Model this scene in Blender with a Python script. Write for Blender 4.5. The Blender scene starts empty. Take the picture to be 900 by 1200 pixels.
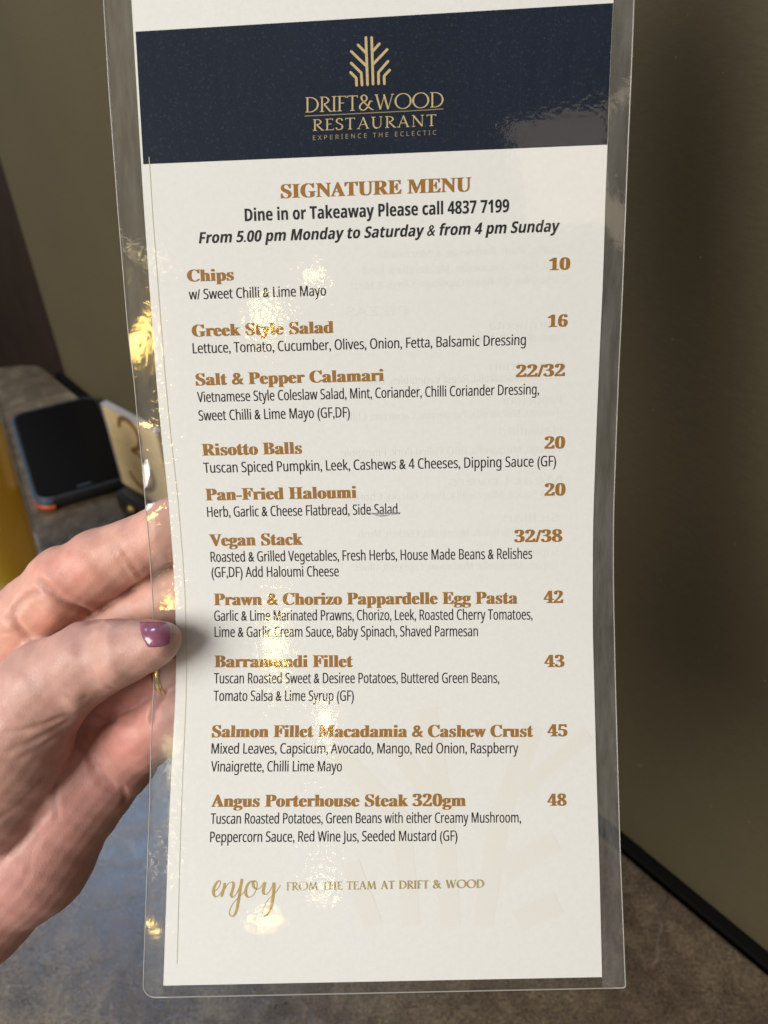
import bpy, bmesh, math, random
import numpy as np
random.seed(4); np.random.seed(4)
scene = bpy.context.scene
COL = scene.collection

# ------------------------------------------------------------------ camera
PITCH = math.radians(40.0); CAM_H = 0.43; F = 900.0
cam_data = bpy.data.cameras.new('camera')
cam_data.sensor_fit = 'VERTICAL'; cam_data.sensor_height = 36.0; cam_data.sensor_width = 27.0
cam_data.lens = 27.0; cam_data.clip_start = 0.005; cam_data.clip_end = 60
cam_data.dof.use_dof = True; cam_data.dof.focus_distance = 0.187; cam_data.dof.aperture_fstop = 18
cam = bpy.data.objects.new('camera', cam_data); COL.objects.link(cam)
cam.location = (0, 0, CAM_H); cam.rotation_euler = (math.pi/2 - PITCH, 0, 0)
scene.camera = cam

# ------------------------------------------------------------------ world, lamps, exposure
world = bpy.data.worlds.new('World'); scene.world = world; world.use_nodes = True
bg = world.node_tree.nodes['Background']; bg.inputs[0].default_value = (0.97, 0.95, 0.94, 1); bg.inputs[1].default_value = 0.21

def lamp(name, kind, loc, target, power, color, size=0.1, size_y=None):
    d = bpy.data.lights.new(name, kind); d.energy = power; d.color = color
    if kind == 'AREA':
        d.shape = 'RECTANGLE' if size_y else 'DISK'; d.size = size
        if size_y: d.size_y = size_y
    else:
        d.shadow_soft_size = size
    o = bpy.data.objects.new(name, d); COL.objects.link(o); o.location = loc
    v = np.array(target, float) - np.array(loc, float)
    from mathutils import Vector
    o.rotation_euler = Vector(v).to_track_quat('-Z', 'Y').to_euler()
    return o
lamp('room_light', 'AREA', (-1.25, -.75, 1.25), (0, .2, .3), 49, (1.0, .972, .93), 1.1, 1.1)
lamp('ceiling_reflection_fill', 'AREA', (.53, -1.25, 1.58), (0.05, .16, .35), .62, (1.0, .80, .56), 0.34, 0.42)  # added dim lamp, stands in for the warm ceiling mirrored in the film
lamp('pendant_bulb', 'POINT', (-0.285, -1.51, 1.185), (0, 0, 0), .95, (1.0, .66, .18), 0.025)
lamp('pendant_bulb', 'POINT', (-0.610, -1.50, 1.135), (0, 0, 0), 2.6, (1.0, .62, .15), 0.036)
lamp('pendant_bulb', 'POINT', (-0.155, -1.48, 1.28), (0, 0, 0), .30, (1.0, .76, .36), 0.016)
lamp('pendant_bulb', 'POINT', (-0.535, -1.38, 1.25), (0, 0, 0), .13, (1.0, .80, .46), 0.018)
lamp('window_light', 'AREA', (-0.73, 1.14, 1.66), (-.12, .2, .1), 9.0, (.40, .63, 1.0), 0.36, 0.32)
scene.view_settings.view_transform = 'Standard'; scene.view_settings.look = 'None'
scene.view_settings.exposure = 0.0; scene.view_settings.gamma = 1.0
scene.view_settings.use_curve_mapping = False
scene.cycles.max_bounces = 8; scene.cycles.transparent_max_bounces = 16
scene.cycles.use_denoising = True
scene.cycles.caustics_reflective = False; scene.cycles.caustics_refractive = False
scene.cycles.sample_clamp_indirect = 6

# ------------------------------------------------------------------ measuring frame (turns sighted points into places)
CAM = np.array([0, 0, CAM_H]); RT = np.array([1., 0, 0])
FW = np.array([0, math.cos(PITCH), -math.sin(PITCH)]); UP = np.array([0, math.sin(PITCH), math.cos(PITCH)])
def P(x, y, d):
    x = np.asarray(x, float); y = np.asarray(y, float); d = np.asarray(d, float)
    return CAM + RT*((x-450)*d/F)[..., None] + UP*((600-y)*d/F)[..., None] + FW*d[..., None]
def Pz(x, y, z):
    r = RT*((x-450)/F) + UP*((600-y)/F) + FW
    return CAM + r*((z-CAM_H)/r[2])

# ------------------------------------------------------------------ helpers
def link(o, parent=None):
    COL.objects.link(o)
    if parent is not None: o.parent = parent
    return o
def mesh_obj(name, verts, faces, mat, parent=None, smooth=False):
    me = bpy.data.meshes.new(name)
    me.from_pydata([tuple(map(float, v)) for v in verts], [], [tuple(int(i) for i in f) for f in faces])
    me.update()
    if mat: me.materials.append(mat)
    if smooth: me.polygons.foreach_set('use_smooth', [True]*len(me.polygons))
    return link(bpy.data.objects.new(name, me), parent)
def bm_obj(name, bm, mat, parent=None, smooth=False):
    me = bpy.data.meshes.new(name); bm.to_mesh(me); bm.free()
    if mat: me.materials.append(mat)
    if smooth: me.polygons.foreach_set('use_smooth', [True]*len(me.polygons))
    return link(bpy.data.objects.new(name, me), parent)
def tag(o, label=None, cat=None, kind=None, group=None):
    if label: o['label'] = label
    if cat: o['category'] = cat
    if kind: o['kind'] = kind
    if group: o['group'] = group
    return o
def empty(name, loc):
    o = bpy.data.objects.new(name, None); o.location = tuple(map(float, loc)); o.empty_display_size = .01
    COL.objects.link(o); return o
def keep(o, parent):
    """parent keeping the world place (the parents here only translate)"""
    o.parent = parent; o.location = (-parent.location.x, -parent.location.y, -parent.location.z); return o

class M:
    def __init__(s, name):
        s.m = bpy.data.materials.new(name); s.m.use_nodes = True; s.nt = s.m.node_tree; s.n = s.nt.nodes
        s.b = s.n['Principled BSDF']; s.out = s.n['Material Output']; s._c = None
    def set(s, **k):
        for a, v in k.items():
            i = s.b.inputs[a.replace('_', ' ')]
            i.default_value = (*v, 1) if isinstance(v, tuple) and len(v) == 3 and i.type == 'RGBA' else v
        return s
    def L(s, a, b): s.nt.links.new(a, b)
    def coord(s):
        if s._c is None: s._c = s.n.new('ShaderNodeTexCoord')
        return s._c.outputs['Object']
    def noise(s, scale, detail=4, rough=.55, stretch=None, dist=0.0):
        t = s.n.new('ShaderNodeTexNoise'); t.inputs['Scale'].default_value = scale
        t.inputs['Detail'].default_value = detail; t.inputs['Roughness'].default_value = rough
        t.inputs['Distortion'].default_value = dist
        src = s.coord()
        if stretch:
            mp = s.n.new('ShaderNodeMapping'); mp.inputs['Scale'].default_value = stretch
            if len(stretch) == 3: pass
            s.L(src, mp.inputs[0]); src = mp.outputs[0]
        s.L(src, t.inputs['Vector']); return t.outputs['Fac']
    def voronoi(s, scale, feature='F1'):
        t = s.n.new('ShaderNodeTexVoronoi'); t.feature = feature; t.inputs['Scale'].default_value = scale
        s.L(s.coord(), t.inputs['Vector']); return t.outputs['Distance']
    def ramp(s, fac, stops):
        r = s.n.new('ShaderNodeValToRGB'); e = r.color_ramp.elements
        while len(e) < len(stops): e.new(.5)
        for i, (p, c) in enumerate(stops):
            e[i].position = p; e[i].color = (*c, 1) if len(c) == 3 else c
        s.L(fac, r.inputs[0]); return r.outputs[0]
    def mix(s, fac, a, b, mode='MIX'):
        m = s.n.new('ShaderNodeMix'); m.data_type = 'RGBA'; m.blend_type = mode
        for i, v in ((0, fac), (6, a), (7, b)):
            if hasattr(v, 'links'): s.L(v, m.inputs[i])
            else: m.inputs[i].default_value = (*v, 1) if isinstance(v, tuple) else v
        return m.outputs[2]
    def math(s, op, a, b=0.5):
        m = s.n.new('ShaderNodeMath'); m.operation = op
        for i, v in ((0, a), (1, b)):
            if hasattr(v, 'links'): s.L(v, m.inputs[i])
            else: m.inputs[i].default_value = v
        return m.outputs[0]
    def bump(s, h, dist, strength=1.0, prev=None):
        b = s.n.new('ShaderNodeBump'); b.inputs['Distance'].default_value = dist; b.inputs['Strength'].default_value = strength
        s.L(h, b.inputs['Height'])
        if prev: s.L(prev, b.inputs['Normal'])
        return b.outputs[0]
    def color(s, c): s.L(c, s.b.inputs['Base Color']); return s
    def normal(s, n): s.L(n, s.b.inputs['Normal']); return s

def rgb(r, g, b):
    f = lambda v: ((v/255+.055)/1.055)**2.4 if v > 10 else v/255/12.92
    return (f(r), f(g), f(b))

# ------------------------------------------------------------------ materials
# wall: olive brown paint over fine weave
m = M('olive_wall'); n1 = m.noise(5, 5); n2 = m.noise(900, 3); n3 = m.noise(240, 2, stretch=(1, 1, 5))
c = m.ramp(n1, [(.3, (.068, .054, .025)), (.7, (.084, .067, .032))])
c = m.mix(.22, c, m.ramp(n3, [(.35, (.4, .4, .4)), (.65, (1, 1, 1))]), 'MULTIPLY')
sp = m.math('GREATER_THAN', m.noise(420, 1), .80)
c = m.mix(m.math('MULTIPLY', sp, .5), c, (.30, .26, .18))
m.color(c).set(Roughness=.62).normal(m.bump(n2, .00012, .6)); OLIVE = m.m
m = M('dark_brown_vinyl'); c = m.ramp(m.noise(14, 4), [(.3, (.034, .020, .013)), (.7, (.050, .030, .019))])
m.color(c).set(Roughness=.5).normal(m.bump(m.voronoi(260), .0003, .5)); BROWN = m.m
m = M('floor_boards'); m.color(m.ramp(m.noise(30, 4, stretch=(1, 8, 1)), [(.3, (.02, .014, .01)), (.7, (.05, .035, .025))])).set(Roughness=.5); FLOOR = m.m

# table: mottled stone-look laminate
m = M('stone_look_table')
a = m.noise(9, 6, .6, dist=.6); b_ = m.noise(70, 8, .72, dist=.4); g_ = m.noise(650, 4, .7)
c = m.ramp(a, [(.28, (.068, .046, .030)), (.5, (.120, .091, .060)), (.72, (.200, .162, .105))])
c = m.mix(.75, c, m.ramp(b_, [(.32, (.30, .28, .27)), (.52, (.85, .85, .85)), (.68, (1.45, 1.42, 1.36))]), 'MULTIPLY')
c = m.mix(.85, c, m.ramp(g_, [(.34, (.30, .30, .30)), (.62, (1.5, 1.48, 1.42))]), 'MULTIPLY')
gg = m.noise(1900, 3, .8); c = m.mix(.9, c, m.ramp(gg, [(.42, (.25, .24, .23)), (.58, (1.8, 1.76, 1.68))]), 'MULTIPLY')
dark = m.math('GREATER_THAN', m.noise(1100, 2), .64)
c = m.mix(m.math('MULTIPLY', dark, .55), c, (.03, .024, .02))
vt = m.n.new('ShaderNodeTexVoronoi'); vt.feature = 'DISTANCE_TO_EDGE'; vt.inputs['Scale'].default_value = 7.5
nz = m.n.new('ShaderNodeTexNoise'); nz.inputs['Scale'].default_value = 22; nz.inputs['Detail'].default_value = 5
m.L(m.coord(), nz.inputs['Vector'])
vm = m.n.new('ShaderNodeVectorMath'); vm.operation = 'MULTIPLY_ADD'; vm.inputs[1].default_value = (.05, .05, .05)
m.L(nz.outputs['Color'], vm.inputs[0]); m.L(m.coord(), vm.inputs[2]); m.L(vm.outputs[0], vt.inputs['Vector'])
vein = m.ramp(vt.outputs['Distance'], [(0, (1, 1, 1)), (.012, (0, 0, 0))])
vmask = m.math('MULTIPLY', vein, m.math('GREATER_THAN', m.noise(12, 2), .50))
c = m.mix(m.math('MULTIPLY', vmask, .38), c, (.24, .21, .15))
m.color(c).set(Roughness=.40, Specular_IOR_Level=.7)
m.L(m.ramp(b_, [(.3, (.19,)*3), (.7, (.33,)*3)]), m.b.inputs['Roughness'])
m.normal(m.bump(g_, .00018, .7, m.bump(b_, .0006, .5))); TABLE = m.m

# paper and inks
m = M('menu_paper'); c = m.ramp(m.noise(900, 3), [(.3, (.765, .760, .738)), (.7, (.800, .795, .775))])
m.color(c).set(Roughness=.75, Specular_IOR_Level=.25).normal(m.bump(m.noise(1400, 2, stretch=(1, .25, 1)), .00003, .35)); PAPER = m.m
def ink(name, col, col2=None, sc=2600, rough=.6):
    m = M(name); m.color(m.ramp(m.noise(sc, 3), [(.3, col), (.72, col2 or tuple(v*1.25+.002 for v in col))])).set(Roughness=rough, Specular_IOR_Level=.3); return m.m
BLACK_INK = ink('black_ink', (.003, .003, .004), (.012, .012, .015))
OCHRE = ink('ochre_ink', (.285, .125, .014), (.37, .18, .035))
GOLD_INK = ink('gold_ink', (.42, .30, .09), (.54, .40, .15))
FAINT_INK = ink('watermark_ink', (.752, .742, .688), (.782, .774, .728))
GHOST_INK = ink('back_print', (.742, .737, .717), (.768, .763, .744))
GREY_INK = ink('smudge_grey', (.12, .12, .13), (.5, .5, .5), 1800)
LINE_INK = ink('margin_line', (.58, .54, .38), (.66, .63, .50))
TAN_INK = ink('tan_logo_ink', (.50, .38, .19), (.60, .47, .25))
TAN_DIM = ink('thin_logo_ink', (.27, .21, .12), (.36, .29, .17))
m = M('navy_ink'); n1 = m.noise(30, 4); n2 = m.noise(1500, 3, .7)
c = m.ramp(n1, [(.3, (.0022, .0072, .0200)), (.7, (.0045, .0115, .0270))])
spk = m.ramp(n2, [(.56, (0, 0, 0)), (.78, (1, 1, 1))])
c = m.mix(m.math('MULTIPLY', spk, .5), c, (.060, .080, .115))
m.color(c).set(Roughness=.6, Specular_IOR_Level=.12); NAVY = m.m

# clear laminate: a thin film that reflects like plastic, slightly orange-peeled, a touch milky
def film_mat(name, milk, peel):
    m = M(name); nt = m.nt
    n_f = m.noise(620, 2, .5); n_m = m.noise(170, 2, .5); n_l = m.noise(34, 2, .5)
    msk = m.ramp(m.noise(26, 3, .6), [(.40, (.10,)*3), (.66, (1,)*3)])
    fine = m.math('MULTIPLY', m.math('SUBTRACT', n_f, .5), msk)
    nrm = m.bump(n_l, .00007*peel, 1.0, m.bump(n_m, .000020*peel, 1.0, m.bump(fine, .000045*peel, 1.0)))
    lw = m.n.new('ShaderNodeFresnel'); m.L(nrm, lw.inputs['Normal'])
    ge = m.n.new('ShaderNodeNewGeometry'); mr = m.n.new('ShaderNodeMapRange'); mr.inputs['To Min'].default_value = 1.5; mr.inputs['To Max'].default_value = 1/1.5
    m.L(ge.outputs['Backfacing'], mr.inputs['Value']); m.L(mr.outputs['Result'], lw.inputs['IOR'])
    gl = m.n.new('ShaderNodeBsdfGlossy'); gl.inputs['Roughness'].default_value = .060; m.L(nrm, gl.inputs['Normal'])
    tr = m.n.new('ShaderNodeBsdfTransparent'); tr.inputs['Color'].default_value = (.975, .975, .965, 1)
    df = m.n.new('ShaderNodeBsdfDiffuse'); df.inputs['Color'].default_value = (.85, .85, .82, 1)
    mx = m.n.new('ShaderNodeMixShader'); sc_ = m.noise(90, 6, .75, stretch=(5, 1, .6)); m.L(m.math('MULTIPLY', m.ramp(sc_, [(.35, (.45,)*3), (.70, (1.9,)*3)]), milk), mx.inputs[0])
    m.L(tr.outputs[0], mx.inputs[1]); m.L(df.outputs[0], mx.inputs[2])
    m2 = m.n.new('ShaderNodeMixShader'); m.L(m.math('MULTIPLY', lw.outputs[0], 1.25), m2.inputs[0])
    m.L(mx.outputs[0], m2.inputs[1]); m.L(gl.outputs[0], m2.inputs[2])
    m.L(m2.outputs[0], m.out.inputs['Surface']); m.n.remove(m.b)
    return m.m
FILM = film_mat('clear_laminate', .002, 1.0)
FILM_EDGE_ZONE = film_mat('clear_laminate_margin', .030, .8)
m = M('laminate_rim'); m.set(Base_Color=(.62, .60, .54), Roughness=.2, Transmission_Weight=.5, IOR=1.5); RIM = m.m

# skin
def skin():
    m = M('skin')
    at = m.n.new('ShaderNodeAttribute'); at.attribute_name = 'tint'; base = at.outputs['Color']
    c = m.mix(.55, base, m.ramp(m.noise(42, 5, .6), [(.30, (.78, .66, .64)), (.5, (1, 1, 1)), (.72, (1.10, 1.07, 1.0))]), 'MULTIPLY')
    c = m.mix(.30, c, m.ramp(m.noise(260, 4, .65), [(.32, (.74, .62, .60)), (.65, (1.1, 1.1, 1.08))]), 'MULTIPLY')
    m.color(c)
    m.set(Roughness=.44, Specular_IOR_Level=.42, Subsurface_Weight=.55, Subsurface_Scale=.0035)
    m.b.inputs['Subsurface Radius'].default_value = (1.0, .36, .2)
    vo = m.n.new('ShaderNodeTexVoronoi'); vo.feature = 'DISTANCE_TO_EDGE'; vo.inputs['Scale'].default_value = 1500
    mp = m.n.new('ShaderNodeMapping'); mp.inputs['Scale'].default_value = (1, .75, .75); mp.inputs['Rotation'].default_value = (.3, .5, .5)
    m.L(m.coord(), mp.inputs[0]); m.L(mp.outputs[0], vo.inputs['Vector'])
    cell = m.ramp(vo.outputs['Distance'], [(0, (0,)*3), (.12, (1,)*3)])
    lines = m.noise(520, 2, .5, stretch=(.35, 1, 1.3), dist=.5)
    m.normal(m.bump(m.noise(2600, 2), .00003, .5, m.bump(cell, .00006, .5, m.bump(lines, .00007, .5, m.bump(m.noise(150, 3), .00022, .4)))))
    return m.m
SKIN = skin()
m = M('mauve_nail_polish'); n1 = m.noise(300, 3)
m.color(m.ramp(n1, [(.3, (.21, .060, .105)), (.7, (.27, .085, .14))])).set(Roughness=.24, Coat_Weight=.6, Coat_Roughness=.08)
m.normal(m.bump(m.noise(420, 2, stretch=(1, .3, .3)), .00012, .5)); NAIL = m.m
m = M('bare_nail'); m.set(Base_Color=(.62, .40, .34), Roughness=.35); BARE_NAIL = m.m
m = M('gold'); m.set(Base_Color=(.85, .60, .22), Metallic=1.0, Roughness=.20).normal(m.bump(m.noise(900, 2), .00004, .4)); GOLD = m.m

# phone, plaque, glass
m = M('black_glass_screen'); m.set(Base_Color=(.0035, .0032, .003), Roughness=.22, Specular_IOR_Level=.12); SCREEN = m.m
m = M('black_rubber'); m.color(m.ramp(m.noise(200, 3), [(.3, (.006, .006, .007)), (.7, (.012, .012, .014))])).set(Roughness=.55).normal(m.bump(m.noise(1500, 2), .0001, .5)); RUBBER = m.m
m = M('gap_shade_black'); m.set(Base_Color=(.006, .0055, .005), Roughness=.9, Specular_IOR_Level=.05); GAP_SHADE = m.m  # black for the shade painted behind the table edge
m = M('slate_plastic'); m.set(Base_Color=(.022, .030, .040), Roughness=.35); SLATE = m.m
m = M('slate_ridge'); m.set(Base_Color=(.10, .14, .18), Roughness=.3, Metallic=.2); RIDGE = m.m
m = M('orange_plastic'); m.color(m.ramp(m.noise(90, 3), [(.3, (.34, .05, .018)), (.7, (.46, .075, .025))])).set(Roughness=.42); ORANGE = m.m
m = M('pale_plywood'); gr = m.noise(60, 5, .6, stretch=(1, 1, 9), dist=1.2)
m.color(m.ramp(gr, [(.25, (.68, .48, .24)), (.5, (.80, .61, .33)), (.75, (.86, .70, .43))])).set(Roughness=.5).normal(m.bump(gr, .0003, .4)); WOOD = m.m
m = M('pale_edge_wood'); m.color(m.ramp(m.noise(300, 3, stretch=(1, 1, 4)), [(.3, (.40, .36, .33)), (.7, (.55, .50, .46))])).set(Roughness=.6); WOODEDGE = m.m
m = M('burnt_numeral'); m.color(m.ramp(m.noise(300, 3), [(.3, (.22, .10, .03)), (.7, (.32, .17, .06))])).set(Roughness=.7); BURN = m.m
m = M('dark_stand'); m.color(m.ramp(m.noise(150, 3), [(.3, (.016, .012, .009)), (.7, (.035, .026, .018))])).set(Roughness=.45); DARK = m.m
m = M('beer'); m.color(m.ramp(m.noise(18, 3), [(.3, (.97, .70, .07)), (.7, (.99, .78, .12))]))
m.set(Roughness=.15, Transmission_Weight=0.0, IOR=1.34, Subsurface_Weight=.3, Subsurface_Scale=.02); m.b.inputs['Subsurface Radius'].default_value = (1, .6, .1)
tl_ = m.n.new('ShaderNodeBsdfTranslucent'); tl_.inputs['Color'].default_value = (1.0, .70, .07, 1)
mx = m.n.new('ShaderNodeMixShader'); mx.inputs[0].default_value = .32; m.L(m.b.outputs[0], mx.inputs[1]); m.L(tl_.outputs[0], mx.inputs[2]); m.L(mx.outputs[0], m.out.inputs['Surface']); BEER = m.m
def thin_glass():
    m = M('drinking_glass'); fr = m.n.new('ShaderNodeFresnel'); ge = m.n.new('ShaderNodeNewGeometry'); mr = m.n.new('ShaderNodeMapRange'); mr.inputs['To Min'].default_value = 1.5; mr.inputs['To Max'].default_value = 1/1.5
    m.L(ge.outputs['Backfacing'], mr.inputs['Value']); m.L(mr.outputs['Result'], fr.inputs['IOR'])
    tr = m.n.new('ShaderNodeBsdfTransparent'); tr.inputs['Color'].default_value = (.97, .98, .97, 1)
    gl = m.n.new('ShaderNodeBsdfGlossy'); gl.inputs['Roughness'].default_value = .03
    mx = m.n.new('ShaderNodeMixShader'); m.L(fr.outputs[0], mx.inputs[0]); m.L(tr.outputs[0], mx.inputs[1]); m.L(gl.outputs[0], mx.inputs[2])
    m.L(mx.outputs[0], m.out.inputs['Surface']); m.n.remove(m.b); return m.m
GLASS = thin_glass()
m = M('beer_foam'); m.color(m.ramp(m.noise(500, 3), [(.3, (.80, .74, .60)), (.7, (.88, .84, .73))])).set(Roughness=.8).normal(m.bump(m.voronoi(400), .0006, .7)); FOAM = m.m
m = M('coaster_board'); m.color(m.ramp(m.noise(700, 3), [(.3, (.72, .71, .66)), (.7, (.80, .79, .74))])).set(Roughness=.8); BOARD = m.m

# ------------------------------------------------------------------ the place: table, wall, floor
e0 = Pz(45, 425, 0); e1 = Pz(900, 1140, 0)
ed = (e1-e0)/np.linalg.norm(e1-e0); en = np.array([-ed[1], ed[0], 0.])       # along the wall, and away from the camera
if en @ np.array([1, 1, 0]) < 0: en = -en
def slab(name, outline, z0, z1, mat, bev=.003, parent=None):
    bm = bmesh.new(); vs = [bm.verts.new((p[0], p[1], z1)) for p in outline]
    f = bm.faces.new(vs)
    if f.normal.z < 0: f.normal_flip()
    r = bmesh.ops.extrude_face_region(bm, geom=[f])
    for v in [g for g in r['geom'] if isinstance(g, bmesh.types.BMVert)]: v.co.z = z0
    bmesh.ops.recalc_face_normals(bm, faces=bm.faces[:])
    if bev:
        ee = [e for e in bm.edges if abs(e.verts[0].co.z-z1) < 1e-6 and abs(e.verts[1].co.z-z1) < 1e-6]
        bmesh.ops.bevel(bm, geom=ee, offset=bev, segments=3, affect='EDGES', profile=.5)
    return bm_obj(name, bm, mat, parent)
far = Pz(0, 430, 0); fd = (far-e0)/np.linalg.norm(far-e0)
def corner(p, a, b, r, n=6):
    """a rounded corner at p between the directions a and b"""
    return [tuple((p + a*r*(1-t)**2 + b*r*t**2)[:2]) for t in np.linspace(0, 1, n)]
outline = corner(e0, fd, ed, .02) + [tuple((e1+ed*1.1)[:2])] + [(.95, -1.25), (-.95, -1.25), tuple((e0+fd*.55)[:2])]
table = slab('table', outline, -.028, 0, TABLE, .003)
tag(table, 'mottled brown and grey stone-look table top under the hand and menu', 'table')
leg = bmesh.new(); bmesh.ops.create_cone(leg, cap_ends=True, segments=32, radius1=.035, radius2=.035, depth=.66)
bmesh.ops.translate(leg, verts=leg.verts[:], vec=(-.05, -.40, -.3585)); bm_obj('table_leg', leg, DARK, table)
gap = .011
w_end = Pz(75, 432, 0)                                                       # where the wall stops, left of the table corner
sA = (w_end-e0) @ ed
wA = e0 + ed*sA + en*gap; wB = e1 + ed*1.3 + en*gap
bm = bmesh.new()
q = [wA, wB, wB+en*.12, wA+en*.12]
vs = [bm.verts.new((v[0], v[1], -.72)) for v in q]; vt_ = [bm.verts.new((v[0], v[1], 1.15)) for v in q]
bm.faces.new(vs[::-1]); bm.faces.new(vt_)
for i in range(4): bm.faces.new((vs[i], vs[(i+1) % 4], vt_[(i+1) % 4], vt_[i]))
bmesh.ops.recalc_face_normals(bm, faces=bm.faces[:])
vert_e = [e for e in bm.edges if abs(e.verts[0].co.z-e.verts[1].co.z) > 1]
bmesh.ops.bevel(bm, geom=vert_e, offset=.012, segments=5, affect='EDGES')
wall = bm_obj('wall', bm, OLIVE); tag(wall, 'plain olive brown wall rising behind the table edge', 'wall', 'structure')
sq = [e0+ed*sA+en*.003, e1+ed*1.2+en*.003, e1+ed*1.2+en*(gap-.0005), e0+ed*sA+en*(gap-.0005)]
slab('gap_shade_strip', [tuple(q_[:2]) for q_ in sq], -.03, -.0015, GAP_SHADE, .001, wall)  # added black strip, paints the shade in the gap between table and wall
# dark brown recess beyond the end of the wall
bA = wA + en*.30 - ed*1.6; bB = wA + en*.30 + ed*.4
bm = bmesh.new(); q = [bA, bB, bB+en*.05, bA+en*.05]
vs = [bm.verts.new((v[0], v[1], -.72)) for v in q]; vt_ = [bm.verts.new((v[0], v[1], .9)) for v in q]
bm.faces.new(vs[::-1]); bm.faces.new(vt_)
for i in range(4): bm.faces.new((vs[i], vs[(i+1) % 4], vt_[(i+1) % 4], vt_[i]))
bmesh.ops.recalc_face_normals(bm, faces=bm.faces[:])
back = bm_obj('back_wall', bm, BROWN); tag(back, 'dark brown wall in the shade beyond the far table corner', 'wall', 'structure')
fl = mesh_obj('floor', [(-4, -4, -.72), (4, -4, -.72), (4, 4, -.72), (-4, 4, -.72)], [(0, 1, 2, 3)], FLOOR)
tag(fl, 'dark floor far below the table', 'floor', 'structure')

# ------------------------------------------------------------------ phone in a rugged case
z = .014
A = Pz(-14, 490, z); B = Pz(100, 468, z); C_ = Pz(150, 565, z); D_ = Pz(55, 587, z)
ux = np.array([.883, .469, 0]); ux /= np.linalg.norm(ux); uy = np.array([-ux[1], ux[0], 0])
PW, PL = .085, .160; cx = Pz(46, 585, .014)+ux*(PW/2-.004)+uy*(PL/2-.0035)
phone = empty('phone', (cx[0], cx[1], 0)); phone.rotation_euler = (0, 0, math.atan2(ux[1], ux[0]))
tag(phone, 'black smartphone in a rugged case lying face up beyond the hand', 'phone')
def rrect(w, l, r, n=8):
    pts = []
    for sx, sy, a0 in ((1, 1, 0), (-1, 1, 90), (-1, -1, 180), (1, -1, 270)):
        for k in range(n+1):
            a = math.radians(a0+90*k/n); pts.append((sx*(w/2-r)+r*math.cos(a), sy*(l/2-r)+r*math.sin(a)))
    return pts
def loft(name, rings, mat, parent, cap=True, smooth=True):
    vs = []; fs = []; n = len(rings[0])
    for rg in rings: vs += rg
    for i in range(len(rings)-1):
        for k in range(n): fs.append((i*n+k, i*n+(k+1) % n, (i+1)*n+(k+1) % n, (i+1)*n+k))
    if cap: fs.append(tuple(range(n))[::-1]); fs.append(tuple((len(rings)-1)*n+k for k in range(n)))
    return mesh_obj(name, vs, fs, mat, parent, smooth)
def ring_at(w, l, r, z): return [(x, y, z) for x, y in rrect(w, l, r)]
loft('case', [ring_at(PW-.006, PL-.006, .012, .0004), ring_at(PW-.001, PL-.001, .014, .003), ring_at(PW, PL, .0145, .0075), ring_at(PW-.002, PL-.002, .014, .0118),
              ring_at(PW-.004, PL-.004, .0135, .0128), ring_at(PW-.0065, PL-.0065, .0125, .0128), ring_at(PW-.0075, PL-.0075, .012, .0120)], RUBBER, phone)
def band(name, w0, w1, zz, mat, hh=.0012, r0=.0145, sel=None):
    o = [ring_at(PW+w0, PL+w0, r0, zz), ring_at(PW+w0, PL+w0, r0, zz+hh), ring_at(PW+w1, PL+w1, r0-.001, zz+hh), ring_at(PW+w1, PL+w1, r0-.001, zz), ring_at(PW+w0, PL+w0, r0, zz)]
    return loft(name, o, mat, phone, cap=False)
def strip(name, w0, w1, z0, z1, mat, r0):
    """a raised line only along the near left side, where the case has its highlights"""
    o0, o1 = rrect(PW+w0, PL+w0, r0, 10), rrect(PW+w1, PL+w1, r0-.0006, 10)
    ids = [i for i, p in enumerate(o0) if p[0] < -PW*.18 and p[1] < PL*.47]
    vs = []; fs = []
    for n_, i in enumerate(ids):
        (x0, y0), (x1, y1) = o0[i], o1[i]; vs += [(x0, y0, z0), (x0, y0, z1), (x1, y1, z1), (x1, y1, z0)]
        if n_:
            b = 4*n_; fs += [(b-4+k, b+k, b+(k+1) % 4, b-4+(k+1) % 4) for k in range(4)]
    fs += [(0, 1, 2, 3), (4*len(ids)-1, 4*len(ids)-2, 4*len(ids)-3, 4*len(ids)-4)]
    return mesh_obj(name, vs, fs, mat, phone)
strip('bumper', .0012, -.003, .0066, .0098, SLATE, .0145)
strip('highlight_ridge', -.0030, -.0042, .0122, .0134, RIDGE, .0138)  # lighter slate ridges paint the blue-grey highlights on this side
strip('highlight_ridge', .0018, -.0008, .0100, .0108, RIDGE, .0147)
loft('screen', [ring_at(PW-.008, PL-.008, .0118, .0115), ring_at(PW-.008, PL-.008, .0118, .0126), ring_at(PW-.0092, PL-.0092, .0112, .0129)], SCREEN, phone, smooth=False)
# orange strip low on the near left side of the case
pts = [p for p in rrect(PW+.0022, PL+.0022, .0155, 10)]
sel = [p for p in pts if p[0] < -PW*.30 and p[1] < -PL*.30]
sel = [(-PW/2-.0011, -PL*.16)] + sorted(sel, key=lambda p: (-p[1], p[0]))
vs = []; fs = []
for i, (x, y) in enumerate(sel):
    vs += [(x*.90, y*.96, .0006), (x, y, .0012), (x*1.002, y*1.001, .0066), (x*.95, y*.97, .0069)]
    if i:
        for k in range(3): fs.append((4*i-4+k, 4*i+k, 4*i+k+1, 4*i-3+k))
mesh_obj('orange_strip', vs, fs, ORANGE, phone, True)
sp_ = [(x*1, y, z) for x, y, z in [(-.006, -PL/2+.0075, .01305), (.006, -PL/2+.0075, .01305), (.006, -PL/2+.0087, .01305), (-.006, -PL/2+.0087, .01305)]]
mesh_obj('speaker_slot', sp_, [(0, 1, 2, 3)], RIDGE, phone)

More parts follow.
